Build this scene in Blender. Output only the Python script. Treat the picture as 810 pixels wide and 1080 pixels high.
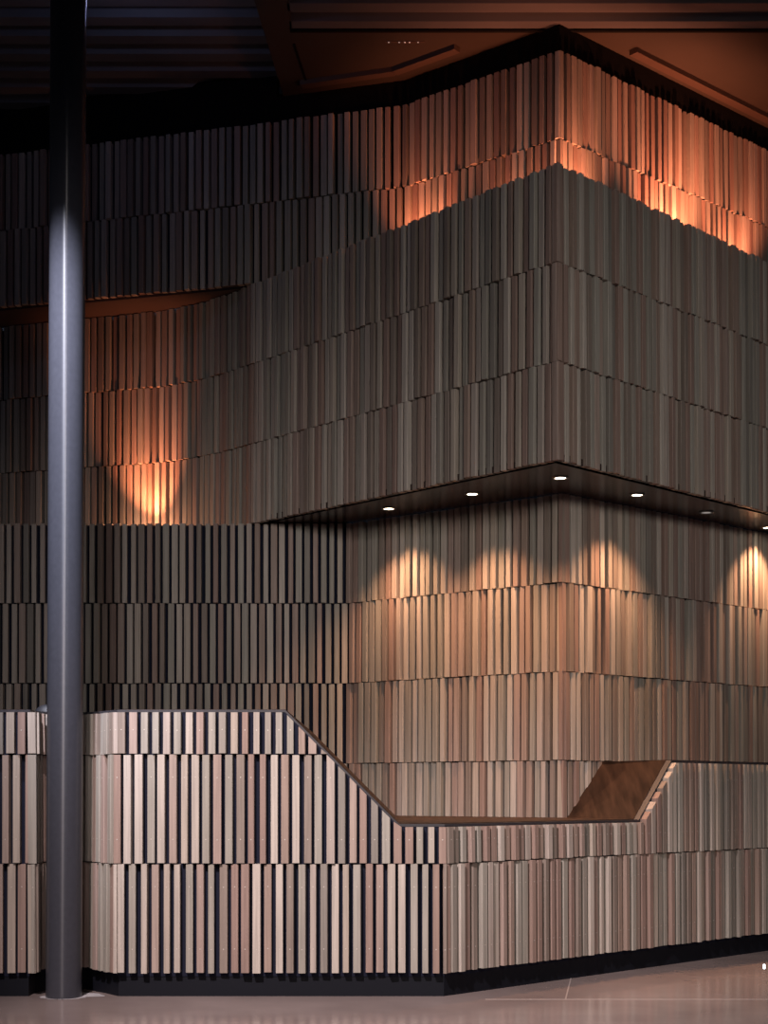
import bpy, bmesh, math, random
from mathutils import Vector, Matrix
import os
for o in list(bpy.data.objects):
    bpy.data.objects.remove(o)
C = bpy.context.scene.collection
S = bpy.context.scene

# ------------------------------------------------------------------ camera, world, exposure
F_PX, XC, HOR, EYE = 1600.0, 405.0, 835.0, 1.126
cd = bpy.data.cameras.new('camera'); cam = bpy.data.objects.new('camera', cd); C.objects.link(cam)
cam.location = (0, 0, EYE); cam.rotation_euler = (math.radians(90), 0, 0)
cd.sensor_fit = 'AUTO'; cd.sensor_width = 36.0
cd.lens = 36.0 * F_PX / 1080.0
cd.shift_y = (HOR - 540.0) / 1080.0
cd.clip_start = 0.05; cd.clip_end = 100
S.camera = cam
S.view_settings.view_transform = 'Standard'
S.view_settings.look = 'None'
S.view_settings.exposure = 0.0
S.view_settings.gamma = 1.0
S.view_settings.use_curve_mapping = False
w = bpy.data.worlds.new('world'); S.world = w; w.use_nodes = True
bg = w.node_tree.nodes['Background']
bg.inputs[0].default_value = (0.32, 0.38, 0.55, 1); bg.inputs[1].default_value = 0.045

def aim(o, target):
    d = Vector(target) - o.location
    o.rotation_euler = d.to_track_quat('-Z', 'Y').to_euler()

def lamp(name, kind, loc, target, energy, color, parent=None, **kw):
    l = bpy.data.lights.new(name, kind); l.energy = energy; l.color = color
    for k, v in kw.items(): setattr(l, k, v)
    o = bpy.data.objects.new(name, l); C.objects.link(o); o.location = loc
    if target is not None: aim(o, target)
    if parent: o.parent = parent
    return o

R = math.radians
# spot of the hall's ceiling track on the tall counter (cool white)
lamp('counter_spot', 'SPOT', (-1.9, 2.6, 5.4), (0.0, 8.2, 0.35), 2900, (1.0, 0.84, 0.82), spot_size=R(40), spot_blend=0.9, shadow_soft_size=0.06)
# hall lighting high above and behind the camera
lamp('hall_spot', 'SPOT', (2.4, -1.0, 4.0), (1.9, 9.4, 2.2), 1200, (1.0, 0.93, 0.85), spot_size=R(46), spot_blend=1.0, shadow_soft_size=0.5)
# added soft fill light, brightens the wall left of the corner
lamp('wall_fill', 'SPOT', (-0.6, -1.0, 5.2), (-1.3, 11.2, 1.6), 720, (1.0, 0.90, 0.88), spot_size=R(30), spot_blend=1.0, shadow_soft_size=0.3)
# spot on the column
lamp('column_spot', 'SPOT', (-2.1, 6.5, 6.35), (-1.75, 8.3, 3.0), 4000, (0.87, 0.87, 1.0), spot_size=R(24), spot_blend=1.0, shadow_soft_size=0.03)
# bluish lamp close under the roof deck
lamp('deck_lamp', 'POINT', (-1.65, 9.7, 6.22), None, 3.5, (0.5, 0.55, 1.0), shadow_soft_size=0.05)

# ------------------------------------------------------------------ helpers
def lv(n):                       # height of the n-th cladding joint above the floor
    return EYE + 0.6 * n
def at(x, s):                    # plan point from a picture column and the height in pixels of one 0.6 m course there
    d = 0.6 * F_PX / s
    return Vector(((x - XC) / F_PX * d, d))
def at_z(x, y, z):               # plan point of a pixel at a known height
    d = F_PX * (z - EYE) / (HOR - y)
    return Vector(((x - XC) / F_PX * d, d))
def path(pts): return [at(*p) for p in pts]

def link(name, bm, mat, parent=None, smooth=False):
    me = bpy.data.meshes.new(name)
    bmesh.ops.recalc_face_normals(bm, faces=bm.faces)
    bm.to_mesh(me); bm.free()
    me.materials.append(mat)
    if smooth:
        for p in me.polygons: p.use_smooth = True
    o = bpy.data.objects.new(name, me); C.objects.link(o)
    if parent is not None:
        o.parent = parent
        o.matrix_parent_inverse = Matrix.Translation(-parent.location)
    return o
def tag(o, label=None, cat=None, group=None, kind=None):
    if label: o['label'] = label
    if cat: o['category'] = cat
    if group: o['group'] = group
    if kind: o['kind'] = kind
    return o
def empty(name, loc=(0, 0, 0)):
    o = bpy.data.objects.new(name, None); o.empty_display_size = 0.1; o.location = loc; C.objects.link(o)
    return o

def prism(bm, ring, z0, z1):     # ring: plan points; z0, z1 numbers or lists
    n = len(ring)
    a = z0 if isinstance(z0, (list, tuple)) else [z0] * n
    b = z1 if isinstance(z1, (list, tuple)) else [z1] * n
    lo = [bm.verts.new((p[0], p[1], a[i])) for i, p in enumerate(ring)]
    hi = [bm.verts.new((p[0], p[1], b[i])) for i, p in enumerate(ring)]
    bm.faces.new(lo[::-1]); bm.faces.new(hi)
    for i in range(n):
        j = (i + 1) % n
        bm.faces.new((lo[i], lo[j], hi[j], hi[i]))
def front_n(t): return Vector((t.y, -t.x))
def offset(pts, d):              # moves a left-to-right plan polyline back from the viewer by d, mitred
    out = []
    for i, p in enumerate(pts):
        ts = []
        if i > 0: ts.append((pts[i] - pts[i-1]).normalized())
        if i < len(pts) - 1: ts.append((pts[i+1] - pts[i]).normalized())
        ns = [-front_n(t) for t in ts]
        if len(ns) == 1: out.append(p + ns[0] * d)
        else:
            m = (ns[0] + ns[1]).normalized()
            out.append(p + m * d / max(0.35, m.dot(ns[0])))
    return out
def sheet(bm, pts, d0, d1, z0, z1):   # wall sheet between two offsets; z1 may be a function of x
    A, B = offset(pts, d0), offset(pts, d1)
    for i in range(len(pts) - 1):
        f = (lambda q: z1(q.x)) if callable(z1) else (lambda q: z1)
        zt = [f(pts[i]), f(pts[i+1]), f(pts[i+1]), f(pts[i])]
        prism(bm, [A[i], A[i+1], B[i+1], B[i]], z0, zt)
def flat_strip(bm, front, back, z0, z1):     # horizontal panel between two polylines with equal counts
    for i in range(len(front) - 1):
        prism(bm, [front[i], front[i+1], back[i+1], back[i]], z0, z1)
def bar(bm, p, q, wd, z0, z1):
    t = (q - p).normalized(); n = front_n(t) * wd / 2
    prism(bm, [p + n, q + n, q - n, p - n], z0, z1)

def chunks(pts, ang=18):
    out, cur = [], [pts[0]]
    for i in range(1, len(pts)):
        cur.append(pts[i])
        if i < len(pts) - 1:
            a = (pts[i] - pts[i-1]).normalized(); b = (pts[i+1] - pts[i]).normalized()
            if math.degrees(a.angle(b)) > ang and a.cross(b) > 0:
                out.append(cur); cur = [pts[i]]
    out.append(cur); return out

def slat_course(pts, z0, z1, seed, top=None, pitch=0.0620, wd=0.0415, dp=0.046, screws=False, tilt=4.0, lean=0.003):
    """One course of upright battens standing along a plan polyline; the polyline is the face of the battens."""
    rng = random.Random(seed); bm = bmesh.new()
    for ch in chunks(pts):
        seg = [(ch[i+1] - ch[i]).length for i in range(len(ch) - 1)]
        L = sum(seg)
        ph = (0.40 if seed % 2 else 0.84) * pitch
        n = int((L - ph - 0.022) / pitch) + 1
        us = [(ph + k * pitch + rng.uniform(-0.0035, 0.0035), 1.0) for k in range(n)]
        if us[0][0] > .7 * pitch: us.insert(0, (.30 * pitch, .62))          # narrow starter batten at a corner
        if L - us[-1][0] > .75 * pitch: us.append((L - .30 * pitch, .62))
        for u, wf in us:
            acc, i = 0.0, 0
            while i < len(seg) - 1 and acc + seg[i] < u: acc += seg[i]; i += 1
            t = (ch[i+1] - ch[i]).normalized(); nrm = front_n(t)
            c = ch[i] + t * (u - acc)
            W = (wd + rng.choice((-0.006, -0.003, 0, 0, 0.002, 0.005))) / 2 * wf
            out = rng.choice((-0.014, -0.009, -0.004, 0.0, 0.0, 0.004, 0.008))
            a = R(rng.uniform(-tilt, tilt)); ca, sa = math.cos(a), math.sin(a)
            t2 = t * ca + nrm * sa; n2 = nrm * ca - t * sa
            ch_ = 0.0028
            sec = [(-W, -dp), (W, -dp), (W, out - ch_), (W - ch_, out), (-W + ch_, out), (-W, out - ch_)]
            ring = [c + t2 * p + n2 * q for p, q in sec]
            lo = z0 + 0.002 + rng.uniform(-0.002, 0.003)
            hi = z1 - 0.003 + rng.uniform(-0.003, 0.002)
            if top is None: zt = [hi] * 6
            else:
                zt = [min(hi, top(c.x + p * t.x)) for p, q in sec]
                if max(zt) - lo < 0.025: continue
                zt = [max(v, lo + 0.004) for v in zt]
            prism(bm, ring, lo, zt)
            if lean:
                bm.verts.ensure_lookup_table()
                for v in bm.verts[-6:]: v.co.x -= nrm.x * lean; v.co.y -= nrm.y * lean
            if screws:
                for zz in (lo + 0.13, lo + 0.47):
                    if zz < min(zt) - 0.03: 
                        o3 = c + n2 * (out + 0.0008) - nrm * lean * (zz - lo) / (zt[0] - lo)
                        vs = [bm.verts.new((o3.x + t2.x * 0.0038 * math.cos(q), o3.y + t2.y * 0.0038 * math.cos(q), zz + 0.0038 * math.sin(q))) for q in [j * math.pi / 3 for j in range(6)]]
                        bm.faces.new(vs).material_index = 1
    return bm

# ------------------------------------------------------------------ materials
def mat(name, col=(0.5, 0.5, 0.5), rough=0.5, metal=0.0, emit=None, es=0.0, spec=0.5):
    m = bpy.data.materials.new(name); m.use_nodes = True
    b = m.node_tree.nodes['Principled BSDF']
    b.inputs['Base Color'].default_value = (*col, 1); b.inputs['Roughness'].default_value = rough
    b.inputs['Metallic'].default_value = metal; b.inputs['Specular IOR Level'].default_value = spec
    if emit:
        b.inputs['Emission Color'].default_value = (*emit, 1); b.inputs['Emission Strength'].default_value = es
    return m
def noise_tint(m, scale, lo, hi, stretch=(1, 1, 1), detail=4, bump=0.0, rough=None):
    nt = m.node_tree; N = nt.nodes; b = N['Principled BSDF']
    tc = N.new('ShaderNodeTexCoord'); mp = N.new('ShaderNodeMapping'); mp.inputs['Scale'].default_value = stretch
    nz = N.new('ShaderNodeTexNoise'); nz.inputs['Scale'].default_value = scale; nz.inputs['Detail'].default_value = detail
    nt.links.new(tc.outputs['Object'], mp.inputs[0]); nt.links.new(mp.outputs[0], nz.inputs['Vector'])
    r = N.new('ShaderNodeValToRGB'); r.color_ramp.elements[0].color = (*lo, 1); r.color_ramp.elements[1].color = (*hi, 1)
    r.color_ramp.elements[0].position = 0.3; r.color_ramp.elements[1].position = 0.7
    nt.links.new(nz.outputs['Fac'], r.inputs[0]); nt.links.new(r.outputs[0], b.inputs['Base Color'])
    if bump:
        bp = N.new('ShaderNodeBump'); bp.inputs['Strength'].default_value = bump; bp.inputs['Distance'].default_value = 0.01
        nt.links.new(nz.outputs['Fac'], bp.inputs['Height']); nt.links.new(bp.outputs[0], b.inputs['Normal'])
    if rough:
        mr = N.new('ShaderNodeMapRange'); mr.inputs['To Min'].default_value = rough[0]; mr.inputs['To Max'].default_value = rough[1]
        nt.links.new(nz.outputs['Fac'], mr.inputs['Value']); nt.links.new(mr.outputs[0], b.inputs['Roughness'])
    return m
def slat_wood(name):
    m = mat(name, rough=0.55, spec=0.3); nt = m.node_tree; N = nt.nodes; b = N['Principled BSDF']
    g = N.new('ShaderNodeNewGeometry'); r = N.new('ShaderNodeValToRGB'); cr = r.color_ramp; cr.interpolation = 'CONSTANT'
    cols = [(.33,.245,.205), (.43,.365,.31), (.245,.22,.195), (.32,.225,.19), (.46,.40,.35), (.335,.305,.265), (.36,.27,.235),
            (.26,.21,.18), (.42,.355,.315), (.365,.335,.295), (.30,.21,.18), (.38,.295,.255), (.50,.44,.39), (.32,.285,.25)]
    while len(cr.elements) < len(cols): cr.elements.new(0.5)
    for i, c in enumerate(cols):
        cr.elements[i].position = i / len(cols); cr.elements[i].color = (*c, 1)
    nt.links.new(g.outputs['Random Per Island'], r.inputs[0])
    tc = N.new('ShaderNodeTexCoord'); mp = N.new('ShaderNodeMapping'); mp.inputs['Scale'].default_value = (70, 70, 2.2)
    nz = N.new('ShaderNodeTexNoise'); nz.inputs['Scale'].default_value = 1.0; nz.inputs['Detail'].default_value = 5
    nt.links.new(tc.outputs['Object'], mp.inputs[0]); nt.links.new(mp.outputs[0], nz.inputs['Vector'])
    mr = N.new('ShaderNodeMapRange'); mr.inputs['From Min'].default_value = .25; mr.inputs['From Max'].default_value = .75
    mr.inputs['To Min'].default_value = 0.78; mr.inputs['To Max'].default_value = 1.2
    nt.links.new(nz.outputs['Fac'], mr.inputs['Value'])
    mx = N.new('ShaderNodeVectorMath'); mx.operation = 'SCALE'
    nt.links.new(r.outputs[0], mx.inputs[0]); nt.links.new(mr.outputs[0], mx.inputs['Scale'])
    nt.links.new(mx.outputs[0], b.inputs['Base Color'])
    bp = N.new('ShaderNodeBump'); bp.inputs['Strength'].default_value = 0.15; bp.inputs['Distance'].default_value = 0.004
    nt.links.new(nz.outputs['Fac'], bp.inputs['Height']); nt.links.new(bp.outputs[0], b.inputs['Normal'])
    return m
WOOD = slat_wood('cedar_battens')
BACK = mat('black_felt_backing', (0.014, 0.016, 0.030), 0.9, spec=0.1)
KICK = mat('black_kick_plate', (.006, .007, .012), 0.6, spec=.2)
EDGE = mat('dark_steel_edge', (0.035, 0.033, 0.04), 0.45)
SOFFIT = noise_tint(mat('dark_gloss_soffit', rough=0.22), 3, (.045, .030, .026), (.060, .040, .034))
NICHE = mat('brown_painted_board', (.06, .04, .036), 0.6)
FASCIA_SHADE = mat('black_fascia_and_shade', (.006, .006, .007), 0.85, spec=0.1)
COUNTER = noise_tint(mat('dark_stained_veneer', rough=0.6, spec=0.12), 1.0, (.018, .010, .007), (.058, .033, .022), stretch=(26, 3.2, 3.2), detail=5)
CONC = noise_tint(mat('polished_concrete', rough=0.2), 1.7, (.31, .245, .232), (.40, .325, .31), detail=8, bump=0.006, rough=(.10, .22))
JOINT = mat('saw_cut_sealant', (.40, .34, .325), 0.5)
PALE_GLOW = noise_tint(mat('pale_floor_glow', rough=0.8), 14, (.42, .40, .42), (.62, .60, .63))
STEEL = noise_tint(mat('charcoal_painted_steel', rough=0.3), 40, (.046, .048, .060), (.054, .056, .070))
_n = STEEL.node_tree; _t = _n.nodes.new('ShaderNodeTangent'); _t.direction_type = 'RADIAL'; _t.axis = 'Z'
_b = _n.nodes['Principled BSDF']; _n.links.new(_t.outputs[0], _b.inputs['Tangent'])
_b.inputs['Anisotropic'].default_value = 0.9; _b.inputs['Anisotropic Rotation'].default_value = 0.25
DECKM = noise_tint(mat('roof_deck_steel', rough=0.6), 2, (.075, .078, .092), (.098, .10, .118))
PLASTER = noise_tint(mat('brown_plasterboard', rough=0.6), 1.5, (.030, .022, .018), (.040, .029, .024))
TRIMM = mat('brown_trim', (.07, .045, .036), 0.5)
CHROME = mat('satin_ring', (.30, .29, .28), 0.3, 0.9)
GLOW = mat('warm_lamp_lens', (.8, .7, .6), 0.3, emit=(1.0, .80, .58), es=14)
UNLIT = mat('unlit_lamp_lens', (.75, .75, .72), 0.25, emit=(1.0, .95, .9), es=0.25)
COOL = mat('cool_glint_glow', (.8, .85, .9), 0.3, emit=(.86, .93, 1.0), es=3.5)
DARKPL = mat('matt_black_plastic', (.010, .010, .014), 0.6)
SCREW = mat('pale_screw_heads', (.62, .56, .50), 0.4, 0.3)

# ------------------------------------------------------------------ plan lines (face of the battens)
LOWER = path([(-260, 84.5), (365, 84.5), (593.5, 94.0), (810, 81.5), (990, 71.1)])
BULK = path([(-260, 73.0), (0, 77.2), (160, 79.7), (185, 80.3), (205, 81.0), (225, 81.9), (245, 83.0), (266, 84.4), (588, 104.6), (810, 88.1), (990, 74.7)])
UPPER = path([(-260, 76.7), (0, 80.5), (215, 83.6), (425, 86.8), (591, 93.8), (810, 81.1), (990, 70.7)])
DESK = path([(-260, 115.7), (38, 115.7)]) + [at(47, 113.2), at(60, 111.6), at(84, 111.8), at(101, 113.6)] + path([(118, 115.7), (473, 115.7), (810, 90.3), (990, 76.7)])

# ------------------------------------------------------------------ room shell
bm = bmesh.new()
prism(bm, [Vector((-9, -5)), Vector((9, -5)), Vector((9, 17)), Vector((-9, 17))], -0.2, 0.0)
floor = tag(link('floor', bm, CONC), 'polished pinkish grey concrete floor in front of the counter', 'floor', kind='structure')
bm = bmesh.new()
bar(bm, Vector((0.55, 8.226)), Vector((4.6, 8.226)), 0.012, -0.002, 0.0012)
bar(bm, Vector((0.985, 8.23)), Vector((1.135, 9.2)), 0.008, -0.002, 0.0012)
link('joint_line', bm, JOINT, floor)
bm = bmesh.new()                                    # ragged pale ring, light glow round the column foot put into colour
rng = random.Random(4); cx, cy = at(67.2, 115.4)
rin = [bm.verts.new((cx + .085 * math.cos(a * math.pi / 24), cy + .085 * math.sin(a * math.pi / 24), .003)) for a in range(48)]
rout = [bm.verts.new((cx + (r_ := .118 + .02 * rng.random() + (.10 if 0 < a < 12 else 0)) * math.cos(a * math.pi / 24), cy + r_ * .8 * math.sin(a * math.pi / 24), .0012)) for a in range(48)]
for a in range(48): bm.faces.new((rin[a], rin[(a+1) % 48], rout[(a+1) % 48], rout[a]))
link('floor_glow', bm, PALE_GLOW, floor)

# roof deck: trapezoidal ribs running across the picture
ZD, ZP = EYE + 5.36, EYE + 5.20
bm = bmesh.new(); prof = []
y = 4.0
while y < 15.5:
    prof += [(y, ZD), (y + .115, ZD), (y + .14, ZD + .06), (y + .235, ZD + .06), (y + .26, ZD)]
    y += .26
prof = [p for i, p in enumerate(prof) if i == 0 or p != prof[i-1]]
rows = [[bm.verts.new((x, py, pz)) for py, pz in prof] for x in (-7, 7)]
for i in range(len(prof) - 1): bm.faces.new((rows[0][i], rows[1][i], rows[1][i+1], rows[0][i+1]))
prof_back = [bm.verts.new((x, yy, ZD + .2)) for x, yy in ((-7, prof[0][0]), (7, prof[0][0]), (7, prof[-1][0]), (-7, prof[-1][0]))]
bm.faces.new(prof_back)
ceiling = tag(link('ceiling', bm, DECKM), 'dark ribbed metal roof deck over the timber walls', 'ceiling', kind='structure')
bm = bmesh.new()
P = [at_z(x, yy, ZP) for x, yy in ((256, -40), (301, -40), (308, 33), (1000, 33), (1000, 250), (344, 250))]
Pl = [P[0], P[1], P[2], at_z(322, 90, ZP), P[5]]
prism(bm, [P[0], P[1], P[2], P[5]], ZP, ZP + .14)
prism(bm, [P[2], P[3], P[4], P[5]], ZP, ZP + .14)
link('plaster_panel', bm, PLASTER, ceiling)
bm = bmesh.new()
bar(bm, at_z(310, 46, ZP), at_z(325, 92, ZP), .015, ZP - .006, ZP)
link('shadow_groove', bm, FASCIA_SHADE, ceiling)  # black bar painted in for the shade of a groove
for pts in ([(668, 56), (830, 137), (960, 202)], [(318, 91), (416, 77), (482, 53)]):
    bm = bmesh.new(); q = [at_z(x, yy, ZP - .03) for x, yy in pts]
    for i in range(len(q) - 1): bar(bm, q[i], q[i+1], .07, ZP - .035, ZP + .001)
    link('edge_trim', bm, TRIMM, ceiling)
bm = bmesh.new(); bar(bm, at_z(306, 31.5, ZP), at_z(1000, 31.5, ZP), .03, ZP - .012, ZP + .14)
link('shadow_gap', bm, FASCIA_SHADE, ceiling)  # black bar put in as the shade between deck bay and panel
bm = bmesh.new()                                     # lower bay of the deck in front of the plaster panel
yy = at_z(400, 30, ZP).y; xl, xr = at_z(306, 30, ZP).x, 7
while yy > 6:
    sec = [(yy, ZP), (yy - .095, ZP), (yy - .115, ZP + .05), (yy - .215, ZP + .05), (yy - .235, ZP)]
    a_ = [bm.verts.new((xl, p, q)) for p, q in sec]; b_ = [bm.verts.new((xr, p, q)) for p, q in sec]
    for i in range(4): bm.faces.new((a_[i], a_[i+1], b_[i+1], b_[i]))
    yy -= .235
bmesh.ops.remove_doubles(bm, verts=bm.verts, dist=1e-5)
prism(bm, [Vector((xl, 6)), Vector((xr, 6)), Vector((xr, at_z(400, 30, ZP).y)), Vector((xl, at_z(400, 30, ZP).y))], ZP + .06, ZP + .1)
link('deck_bay', bm, DECKM, ceiling)

# ------------------------------------------------------------------ lower wall
SETS = []
wl = tag(empty('wall_lower', (LOWER[1].x, LOWER[1].y, 0)), 'lower timber batten wall behind the counter, below the bulkhead', 'wall', kind='structure')
for i, n in enumerate((-1.647, -.647, .353, 1.353, 2.353)):
    link('slat_course', slat_course(LOWER, lv(n), lv(n + 1), 100 + i), WOOD, wl)
bm = bmesh.new(); sheet(bm, LOWER, .05, .09, 0, lv(3.353) - .012); link('backing', bm, BACK, wl)
bm = bmesh.new()
flat_strip(bm, offset(LOWER[:2], .045), offset(BULK[:3], -.01)[::2], lv(3.353) - .04, lv(3.353) - .010)
flat_strip(bm, [offset(LOWER[:2], .045)[1] + Vector((-0.02, 0)), at(366, 84.2)], [offset(BULK[:3], -.01)[2], at(366, 79)], lv(3.353) - .04, lv(3.353) - .010)
link('ledge', bm, BACK, wl)

# ------------------------------------------------------------------ upper wall
wu = tag(empty('wall_upper', (UPPER[3].x, UPPER[3].y, lv(6.353))), 'uppermost timber batten wall below the roof, washed orange above the bulkhead', 'wall', kind='structure')
for i, n in enumerate((6.353, 7.353)):
    link('slat_course', slat_course(UPPER, lv(n), lv(n + 1), 200 + i), WOOD, wu)
bm = bmesh.new(); sheet(bm, UPPER, .05, .09, lv(6.353), lv(8.353)); link('backing', bm, BACK, wu)
bm = bmesh.new(); sheet(bm, UPPER, .03, .09, lv(8.353) - .01, ZP - .002); sheet(bm, UPPER[:3] + [at(290, 84.75)], .03, .09, ZP - .01, ZD + .03); link('fascia', bm, FASCIA_SHADE, wu)
bm = bmesh.new()
flat_strip(bm, offset(UPPER[:3], .03) + [at(262, 84.3)], offset(BULK[:3], .05) + [at(262, 82.5)], lv(6.353) + .004, lv(6.353) + .04)
link('niche_soffit', bm, NICHE, wu)

# ------------------------------------------------------------------ bulkhead
bk = tag(empty('bulkhead', (BULK[8].x, BULK[8].y, lv(3.353))), 'big overhanging timber batten bulkhead with sharp corner, sweeping back into a lit niche', 'bulkhead')
for i, n in enumerate((3.353, 4.353, 5.353)):
    link('slat_course', slat_course(BULK, lv(n), lv(n + 1), 300 + i), WOOD, bk)
bm = bmesh.new(); sheet(bm, BULK, .05, .09, lv(3.353) + .004, lv(6.353) - .02); link('backing', bm, BACK, bk)
bm = bmesh.new()
out = offset(BULK, .02)[7:]; inn = [at(275, 80.5)] + [at(593, 91.5), at(810, 79.5), at(990, 69)]
flat_strip(bm, out, inn, lv(3.353) + .004, lv(3.353) + .045)
link('soffit', bm, SOFFIT, bk)
bm = bmesh.new()
out = offset(BULK, .05)[7:]; inn = [at(272, 84.0), at(591, 93.2), at(810, 80.6), at(990, 70.3)]
flat_strip(bm, out, inn, lv(6.353) - .09, lv(6.353) - .05)
link('top_panel', bm, NICHE, bk)

# ------------------------------------------------------------------ counter
zlow, ztall, zright = EYE - .112 - .066, EYE + .451, EYE + .204
xa, xb = at(300, 115.7).x, at(421, 115.7).x
xc_, xd = at(680, 100.1).x, at(714, 97.5).x
def top_z(x):
    if x <= xa: return ztall
    if x <= xb: return ztall + (zlow - ztall) * (x - xa) / (xb - xa)
    if x <= xc_: return zlow
    if x <= xd: return zlow + (zright - zlow) * (x - xc_) / (xd - xc_)
    return zright
desk = tag(empty('reception_counter', (DESK[-3].x, DESK[-3].y, 0)), 'long reception counter clad in pale upright battens with dipped middle, on the concrete floor', 'counter')
for i, n in enumerate((-1.657, -.657, .343)):
    link('slat_course', slat_course(DESK, lv(n), lv(n + 1), 400 + i, top=lambda x: top_z(x) - .016, screws=True, pitch=.0615, wd=.039), WOOD, desk).data.materials.append(SCREW)
def with_x(pts, xs):
    out = []
    for i in range(len(pts) - 1):
        out.append(pts[i])
        for x in sorted(xs):
            if pts[i].x < x < pts[i+1].x: out.append(pts[i].lerp(pts[i+1], (x - pts[i].x) / (pts[i+1].x - pts[i].x)))
    return out + [pts[-1]]
DK = with_x(DESK, [xa, xb, xc_, xd])
bm = bmesh.new(); sheet(bm, DK, .05, .085, 0.11, lambda x: top_z(x) - .002); link('backing', bm, BACK, desk)
bm = bmesh.new(); sheet(bm, DESK, .055, .09, 0, .125); link('kick_plate', bm, KICK, desk)
bm = bmesh.new()                                     # thin dark edge along the top
for i in range(len(DK) - 1):
    A, B = offset(DK, .045), offset(DK, .088)
    za, zb = top_z(DK[i].x), top_z(DK[i+1].x)
    prism(bm, [A[i], A[i+1], B[i+1], B[i]], [za - .014, zb - .014, zb - .014, za - .014], [za, zb, zb, za])
link('edge_strip', bm, EDGE, desk)
def deck(front, back, zf, name):
    bm = bmesh.new()
    for i in range(len(front) - 1):
        z = [zf[i], zf[i+1], zf[i+1], zf[i]]
        prism(bm, [front[i], front[i+1], back[i+1], back[i]], [v - .03 for v in z], [v + .004 for v in z])
    return link(name, bm, COUNTER, desk)
D2 = offset(DK, .086)
LB = 0.6 * F_PX / 84.5 - .012
il = [i for i, p in enumerate(DK) if p.x <= xa + 1e-6]
fr = [D2[i] for i in il]
deck(fr, [Vector((p.x, LB)) for p in fr], [ztall] * len(fr), 'counter_ledge')
ia = il[-1]
fb = Vector((xa, LB)); f2b = at(417, 86.9)
deck([D2[ia], D2[ia+1]], [fb, f2b], [ztall, zlow], 'sloped_panel')
k = ia + 1                                           # low counter: DK[k] .. corner .. x=680
B1, B2, B3 = at(430, 87.4), at(593.5, 94.4), at(598.5, 94.0)
deck([D2[k], D2[k+1], D2[k+1].lerp(D2[k+2], .35), D2[k+2]], [f2b, at(500, 90.3), B2, at(598, 93.9)], [zlow] * 4, 'countertop')
deck([D2[k+2], D2[k+3]], [at(598, 93.6), at(636, 91.4)], [zlow, zright], 'sloped_panel')
deck([D2[k+3], D2[-2], D2[-1]], [at(635, 91.6), at(760, 84.4), at(960, 72.8)], [zright] * 3, 'counter_ledge')

# ------------------------------------------------------------------ column
H = ZD - .005
bm = bmesh.new(); nseg = 72; lean = .026 / 5.45
prev = None
for z in (0.0, .012, 1.5, 3.0, 4.5, H):
    r = .0975
    ring = [bm.verts.new((cx + lean * z + r * math.cos(a * 2 * math.pi / nseg), cy + r * math.sin(a * 2 * math.pi / nseg), z)) for a in range(nseg)]
    if prev:
        for a in range(nseg): bm.faces.new((prev[a], prev[(a+1) % nseg], ring[(a+1) % nseg], ring[a]))
    else: bm.faces.new(ring[::-1])
    prev = ring
bm.faces.new(prev)
col = tag(link('steel_column', bm, STEEL, smooth=True), 'tall round charcoal painted steel column standing in front of the counter', 'column', kind='thing')

# ------------------------------------------------------------------ downlights in the soffit
def ring_bm(c, ro, ri, z0, z1, n=28):
    bm = bmesh.new()
    v = [[bm.verts.new((c.x + r * math.cos(a * 2 * math.pi / n), c.y + r * math.sin(a * 2 * math.pi / n), z)) for a in range(n)] for r, z in ((ro, z0), (ri, z0), (ri, z1), (ro, z1))]
    for a in range(n):
        b = (a + 1) % n
        for i in range(4): bm.faces.new((v[i][a], v[i][b], v[(i+1) % 4][b], v[(i+1) % 4][a]))
    return bm
def disc_bm(c, r, z0, z1, n=24):
    bm = bmesh.new(); prism(bm, [Vector((c.x + r * math.cos(a * 2 * math.pi / n), c.y + r * math.sin(a * 2 * math.pi / n))) for a in range(n)], z0, z1)
    return bm
zs = lv(3.353) + .004
LIGHTS = [(410, 536, 'lit recessed downlight at the far left of the soffit row', 1), (498, 520.5, 'lit recessed downlight on the left limb of the soffit, next to the corner one', 1),
          (591, 503.5, "lit recessed downlight right under the bulkhead's corner", 1), (672, 521.5, 'lit recessed downlight between the corner one and the unlit one', 1),
          (745, 540, 'dim unlit recessed downlight on the right limb of the soffit', 0), (810, 556, 'lit recessed downlight cut by the right picture edge, beyond the unlit one', 1)]
for px, py, lab, on in LIGHTS:
    c = at_z(px, py, zs)
    t = tag(empty('downlight', (c.x, c.y, zs)), lab, 'downlight', 'recessed downlights in the bulkhead soffit')
    link('trim_ring', ring_bm(c, .052, .036, zs - .007, zs + .001), CHROME, t, True)
    link('lens', disc_bm(c, .037, zs - .004, zs + .001), GLOW if on else UNLIT, t)
    if on:
        lamp('downlight_lamp', 'SPOT', (0, 0, -.02), None, 105, (1.0, .52, .28), t, spot_size=R(100), spot_blend=1.0, shadow_soft_size=.025)

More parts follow.
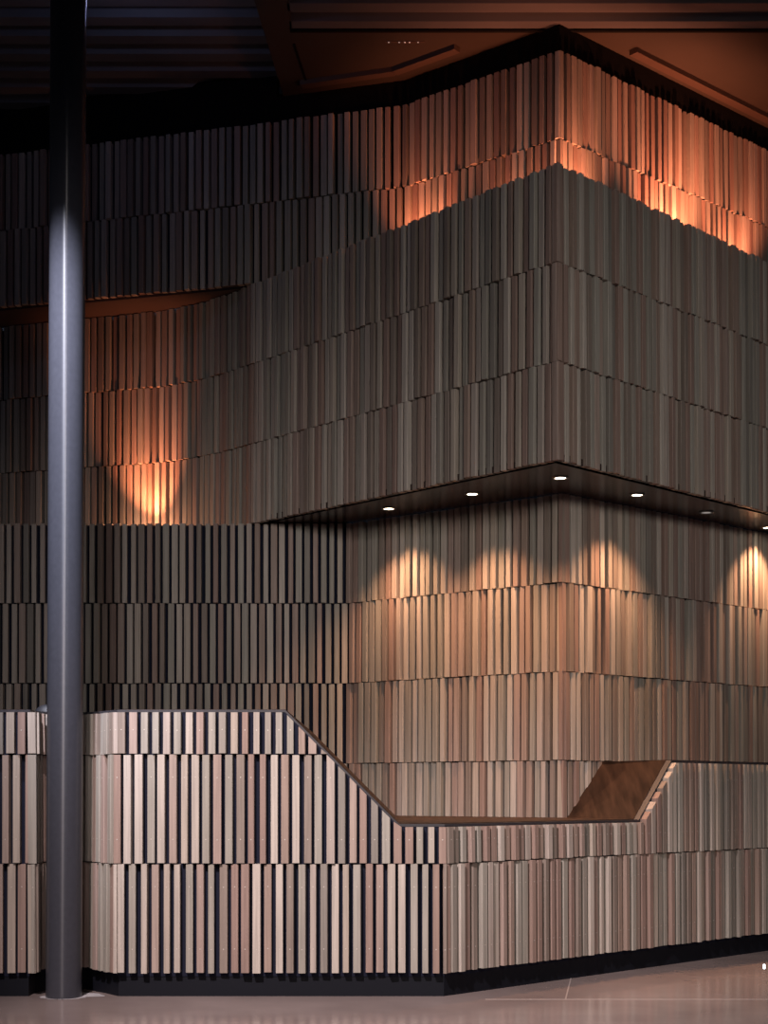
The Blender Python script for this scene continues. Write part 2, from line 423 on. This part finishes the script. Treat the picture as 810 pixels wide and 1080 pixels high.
# ------------------------------------------------------------------ uplights standing on the ledges (the fittings are hidden from the hall)
ORANGE = (1.0, .28, .125)
for px, s, e in ((436, 88.8, 46), (530, 93.6, 18), (622, 95.2, 80), (735, 89.0, 160), (800, 85.2, 80), (905, 78.5, 80)):
    p = at(px, s)
    lamp('cove_uplight', 'SPOT', (p.x, p.y, lv(6.353) - .03), (p.x - (.25 if px > 600 else -.25), p.y + .28, lv(6.353) + .75), e, ORANGE, spot_size=R(96), spot_blend=1.0, shadow_soft_size=.03)
p = at(155, 81.2)
p2 = at(155, 80.75)
lamp('niche_uplight', 'POINT', (p2.x, p2.y, lv(3.353) + .02), None, 6.0, (1.0, .42, .20), shadow_soft_size=.03)
lamp('niche_wash', 'SPOT', (p.x, p.y, lv(3.353) + .02), (p.x, p.y + .42, lv(3.353) + 1.0), 95, (1.0, .29, .12), spot_size=R(70), spot_blend=1.0, shadow_soft_size=.02)

# ------------------------------------------------------------------ small things
c = at(50, 104); bm = bmesh.new()  # plain dark dome for an unidentified rounded shape
bmesh.ops.create_uvsphere(bm, u_segments=24, v_segments=14, radius=.085)
bmesh.ops.scale(bm, vec=(1, .8, .9), verts=bm.verts)
bmesh.ops.bisect_plane(bm, geom=bm.verts[:] + bm.edges[:] + bm.faces[:], plane_co=(0, 0, 0), plane_no=(0, 0, 1), clear_inner=True)
bmesh.ops.holes_fill(bm, edges=[e for e in bm.edges if e.is_boundary])
bmesh.ops.translate(bm, vec=(c.x, c.y, ztall + .004), verts=bm.verts)
tag(link('rounded_object', bm, DARKPL, smooth=True), 'small dark rounded object on the tall counter, half hidden by the column', 'object')

c = at_z(806, 1020, 0)  # glowing strip added to draw a white glint on the floor
t = tag(empty('floor_glint', (c.x, c.y, 0)), 'small cool white glint, a glowing strip set in the floor before the counter', 'floor glint')
fd = c.normalized(); fs = Vector((fd.y, -fd.x))
bm = bmesh.new(); prism(bm, [c + fs * dx * .010 + fd * dy for dx, dy in ((-1, -.14), (0, -.16), (1, -.14), (1, .14), (0, .16), (-1, .14))], -.002, .003)
link('glint_rim', bm, CHROME, t)
bm = bmesh.new(); prism(bm, [c + fs * dx * .007 + fd * dy for dx, dy in ((-1, -.12), (0, -.14), (1, -.12), (1, .12), (0, .14), (-1, .12))], 0, .004)
link('lens', bm, COOL, t)

t = at_z(428, 44, ZP)  # tiny glowing discs along a thin strip
r = tag(empty('bright_dots', (t.x, t.y, ZP)), 'short row of tiny bright dots in the brown ceiling panel', 'pin lights')
bm = bmesh.new(); bar(bm, at_z(406, 44, ZP), at_z(448, 44, ZP), .012, ZP - .004, ZP); link('dot_strip', bm, TRIMM, r)
for x in (410, 421, 427, 432, 441): link('lens', disc_bm(at_z(x, 44, ZP), .0055, ZP - .006, ZP - .003, 8), UNLIT, r)
